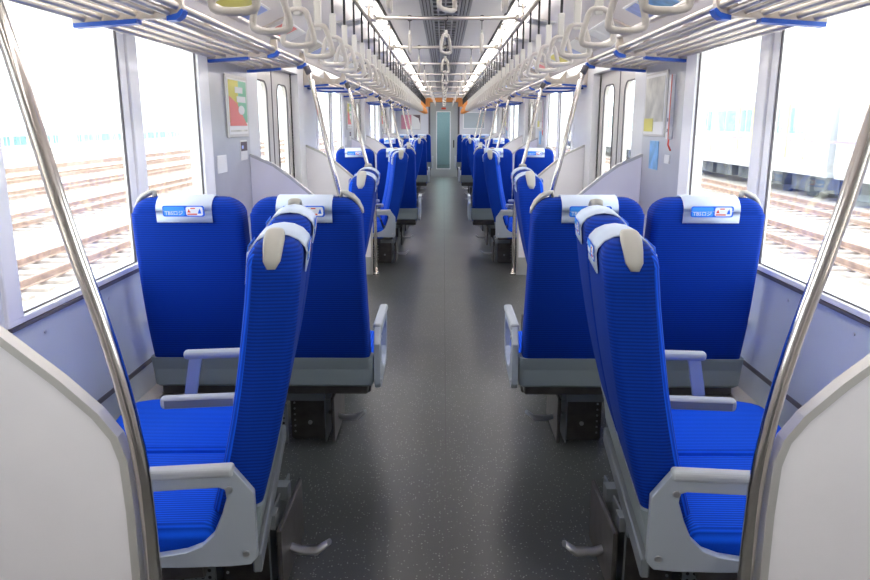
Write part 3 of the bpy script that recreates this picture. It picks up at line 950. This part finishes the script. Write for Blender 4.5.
# ------------------------------------------------------------------ notices and posters
def wall_item(name, label, cat, s, y0, y1, z0, z1, base, group=None, th=.012):
    t = thing(name, label, cat, (s * W, (y0 + y1) / 2, (z0 + z1) / 2), 0, group)
    hy, hz = (y1 - y0) / 2, (z1 - z0) / 2
    xs = sorted((0, -s * th))
    b = MB(); b.box(xs[0], xs[1], -hy, hy, -hz, hz, .003, 1); b.build('frame', base, t)
    return t, hy, hz
def patch(t, s, poly, mt, nm, d=.013, th=.0015):
    # poly in (y, z) of the item
    b = MB(); xs = sorted((-s * d, -s * (d + th))); b.prism(poly, xs[0], xs[1], 'yz'); return b.build(nm, mt, t)
def rct(a, c, e, f): return [(a, e), (c, e), (c, f), (a, f)]
for i, B in enumerate(BANKS):
    nth = ['nearest', 'middle', 'far'][i]
    s = -1
    t, hy, hz = wall_item('advert_poster', 'colourful framed poster, yellow, green and pink, on the %s left door pocket' % nth, 'poster', s, B + 2.97, B + 3.43, 1.345, 1.715, 'alu', 'framed wall posters')
    patch(t, s, rct(-hy + .02, hy - .02, -hz + .02, hz - .02), 'paper', 'sheet', .0125)
    patch(t, s, [(-hy + .035, -hz + .09), (-.02, -hz + .09), (.02, hz - .03), (-hy + .035, hz - .03)], 'yellow', 'yellow_area', .014)
    patch(t, s, [(-.02, -hz + .09), (hy - .03, -hz + .09), (hy - .03, hz - .03), (.02, hz - .03)], 'green', 'green_area', .014)
    patch(t, s, [(-hy + .035, -hz + .07), (hy - .04, -hz + .07), (-.03, .02), (-hy + .035, .06)], 'salmon', 'pink_area', .0155)
    for (a, c, z) in ((-.06, .11, .10), (-.03, .17, .045)):
        patch(t, s, rct(a, c, z - .018, z + .018), 'paper', 'caption_block', .0157)
    patch(t, s, [(.06 + .07 * math.cos(k * PI / 8), -.02 + .028 * math.sin(k * PI / 8)) for k in range(16)], 'paper', 'oval_bubble', .0172)
    patch(t, s, rct(-hy + .04, hy - .05, -hz + .035, -hz + .045), 'mapart', 'fine_print_line', .0157)
    t, hy, hz = wall_item('notice_plate', 'small dark notice plate with a pale card below the %s left poster' % nth, 'notice', s, B + 3.24, B + 3.40, 1.20, 1.325, 'paper', 'small wall notices', .004)
    patch(t, s, rct(-hy + .01, hy - .01, -.005, hz - .01), 'dark', 'dark_field', .0045)
    patch(t, s, rct(-hy + .02, -hy + .06, .01, .03), 'lilac', 'blue_mark', .0062)
    t, hy, hz = wall_item('notice_plate', 'pale patch painted as a faint reflection on the %s left door pocket, lower beside the window' % nth, 'notice', s, B + 2.75, B + 2.93, 1.15, 1.25, 'paper', 'small wall notices', .003)  # thin pale plate that paints a faint white reflection on the wall
    s = 1
    t, hy, hz = wall_item('route_map_poster', 'large pale framed poster with faded pattern on the %s right door pocket' % nth, 'poster', s, B + 2.98, B + 3.44, 1.35, 1.735, 'alu', 'framed wall posters')
    patch(t, s, rct(-hy + .015, hy - .015, -hz + .015, hz - .015), 'paper', 'sheet', .0125)
    patch(t, s, rct(-hy + .03, hy - .03, -hz + .09, hz - .03), 'mapart', 'pattern_area', .014)
    patch(t, s, rct(.0, hy - .03, -hz + .03, -hz + .11), 'yellow', 'yellow_corner', .0155)
    t, hy, hz = wall_item('emergency_strip', 'narrow white and red emergency strip beside the %s right poster' % nth, 'sign', s, B + 2.855, B + 2.915, 1.34, 1.70, 'paper', 'red emergency strips', .02)
    patch(t, s, rct(-hy, -hy + .010, -hz, hz), 'print_r', 'red_edge', .0205)
    patch(t, s, rct(-.004, .008, -.08, -.06), 'dark', 'black_mark', .0205); patch(t, s, rct(-.004, .008, -.14, -.12), 'dark', 'black_mark', .0205)
    b = MB(); b.tube([(-.015, -hy + .01, -hz), (-.02, -hy - .0, -hz - .03), (-.02, -hy - .05, -hz - .06)], .005, 8); b.build('red_cord', 'print_r', t)
    t, hy, hz = wall_item('notice_plate', 'light blue notice under the %s right poster' % nth, 'notice', s, B + 3.10, B + 3.29, 1.15, 1.325, 'lblue', 'small wall notices', .004)
    t, hy, hz = wall_item('notice_plate', 'small white sticker below the %s right emergency strip' % nth, 'notice', s, B + 2.87, B + 2.97, 1.20, 1.25, 'paper', 'small wall notices', .003)

# advert cards on the curved duct above the racks
cards = ['paper', 'lilac', 'mapart', 'paper', 'pink', 'paper', 'yellow', 'lblue', 'paper', 'salmon']
for s, side in SIDES:
    y = 1.6; i = 0
    while y < 19:
        t = thing('advert_card', '%s advert card on the %s duct panel, %s from the near end' % ({'paper': 'white', 'lilac': 'lilac', 'mapart': 'grey patterned', 'pink': 'pink', 'yellow': 'yellow', 'lblue': 'light blue', 'salmon': 'red'}[cards[(i * 3 + (s > 0)) % 10]], side, ORD[i]), 'advert', (s * 1.155, y + .36, 2.071), 0, 'advert cards on the %s duct' % side)
        t.rotation_euler = (0, s * math.radians(25), 0)
        m_ = cards[(i * 3 + (s > 0)) % 10]
        b = MB(); b.box(-.095, .095, -.35, .35, -.006, .0, .002, 1); b.build('card', 'paper', t)
        b = MB(); b.box(-.08, .08, -.33, .05, -.0075, -.006); b.build('picture', m_, t)
        b = MB(); b.box(-.08, .08, .09, .33, -.0075, -.006); b.build('text_area', 'paper' if i % 2 else 'lilac', t)
        y += 1.19; i += 1
    # tan seams between the cards
    b = MB()
    y = 1.5
    while y < 19:
        b.box(-.10, .10, y - .025, y + .025, -.010, .0); y += 1.19
    o = b.build('trim_%d' % (9 if s < 0 else 10), 'beige'); struct(o)
    o.location = (s * 1.155, 0, 2.073); o.rotation_euler = (0, s * math.radians(25), 0)

# far end wall posters
t = thing('advert_poster', 'pink poster with a dark corner on the far end wall, left of the door', 'poster', (-.90, END, 1.46), 0, 'end wall posters')
b = MB(); b.box(-.27, .27, -.015, 0, -.20, .20); b.build('frame', 'alu', t)
b = MB(); b.box(-.255, .02, -.018, -.014, -.185, .185); b.build('pink_area', 'pink', t)
b = MB(); b.box(.02, .255, -.018, -.014, -.185, .185); b.build('pale_area', 'paper', t)
b = MB(); b.prism([(.05, .185), (.255, .185), (.255, -.05), (.21, .10), (.12, .14)], -.021, -.017, 'xz'); b.build('dark_area', 'dark', t)
t = thing('notice_board', 'pale framed board on the far end wall, right of the door', 'poster', (.81, END, 1.50), 0, 'end wall posters')
b = MB(); b.box(-.30, .30, -.015, 0, -.22, .22); b.build('frame', 'frame', t)
b = MB(); b.box(-.275, .275, -.018, -.014, -.195, .195); b.build('sheet', 'trainw', t)
b = MB(); b.box(-.275, .275, -.0195, -.0165, -.19, .19); b.build('paper_area', 'nextcar', t)
b = MB()
b.box(-.62, -.38, END - .03, END - .001, 1.86, 1.98); b.box(.38, .62, END - .03, END - .001, 1.86, 1.98); b.box(-.62, .62, END - .03, END - .001, 1.98, 2.10)
o = b.build('priority_area_band', 'orange'); tag(o, 'orange band around the top of the far end door', 'sign')

# ------------------------------------------------------------------ outside: yard
GZ = -1.30
b = MB(); b.box(-160, 160, -60, 260, GZ - .3, GZ)
struct(b.build('ground', 'ballast'))
tr_labels = {-7.55: 'rusty railway track nearest on the left', -11.7: 'second rusty track on the left', -15.9: 'third rusty track on the left', -20.1: 'fourth rusty track on the left', -24.3: 'fifth rusty track on the left',
             8.25: 'rusty railway track nearest on the right', 11.7: 'second rusty track on the right', -4.2 + .0: 'track right beside the train on the left'}
for x, lab in tr_labels.items():
    if x == -4.2: continue
    t = thing('railway_track', lab + ', lying on the ballast', 'railway track', (x, 0, GZ), 0, 'yard tracks')
    for q in (-.565, .565):
        b = MB(); b.prism([(-.065, .06), (.065, .06), (.065, .075), (.012, .085), (.012, .16), (.034, .165), (.034, .20), (-.034, .20), (-.034, .165), (-.012, .16), (-.012, .085), (-.065, .075)], -40, 200, 'xz')
        b.bm.transform(Matrix.Translation((q, 0, 0))); b.build('rail', 'rust', t)
    b = MB(); yy = -10
    while yy < 120:
        b.box(-1.0, 1.0, yy, yy + .22, .0, .06); yy += .62
    b.build('sleepers', 'sleeper', t)
def train(x, y0, ncar, label, s, body, zoff=0):
    t = thing('parked_train', label, 'train', (x, y0, GZ + zoff))
    b = MB(); y = 0
    for k in range(ncar):
        b.prism([(-1.4, .95), (1.4, .95), (1.45, 1.3), (1.45, 3.7), (1.15, 4.15), (-1.15, 4.15), (-1.45, 3.7), (-1.45, 1.3)], y, y + 19.5, 'xz')
        y += 20
    b.build('body', body, t)
    xf = s * 1.455
    def face(mb, ya, yb, za, zb, d=.01):
        xs = sorted((xf, xf + s * d)); mb.box(xs[0], xs[1], ya, yb, za, zb)
    y = 0
    for k in range(ncar):
        for j in range(4):
            c = y + 2.5 + j * 4.82
            b = MB(); face(b, c - .80, c - .66, 1.50, 3.55); face(b, c + .66, c + .80, 1.50, 3.55); b.build('yellow_panel', 'trainy', t)
            b = MB(); face(b, c - .55, c - .08, 2.45, 3.4, .015); face(b, c + .08, c + .55, 2.45, 3.4, .015); b.build('door_glass', 'trainw', t)
            if j < 3:
                b = MB(); face(b, c + 1.2, c + 2.35, 2.45, 3.4); face(b, c + 2.45, c + 3.6, 2.45, 3.4); b.build('window', 'trainw', t)
        y += 20
    b = MB(); face(b, 0, ncar * 20 - .5, 2.14, 2.24, .008); b.build('stripe', 'trainp', t)
    b = MB(); rnd = random.Random(4); y = .5
    while y < ncar * 20 - 1:
        L = rnd.uniform(.8, 2.2); b.box(-1.1, 1.1, y, y + L, rnd.uniform(.3, .5), .95); y += L + rnd.uniform(.2, .9)
    b.build('underframe', 'under', t)
    b = MB(); y = 2
    for k in range(ncar):
        for c in (2.5, 4.6, 15.2, 17.3):
            for q in (-.56, .56): b.cyl((q - .06, k * 20 + c, .43), (1, 0, 0), .42, .12, 20)
    b.build('wheels', 'under', t)
train(14.85, 6, 4, 'silver train with yellow door edges and a purple stripe, parked beyond the right windows', -1, 'train', -.10)
train(-46, 8, 7, 'distant pale train parked across the yard on the left', 1, 'train', -2.0)
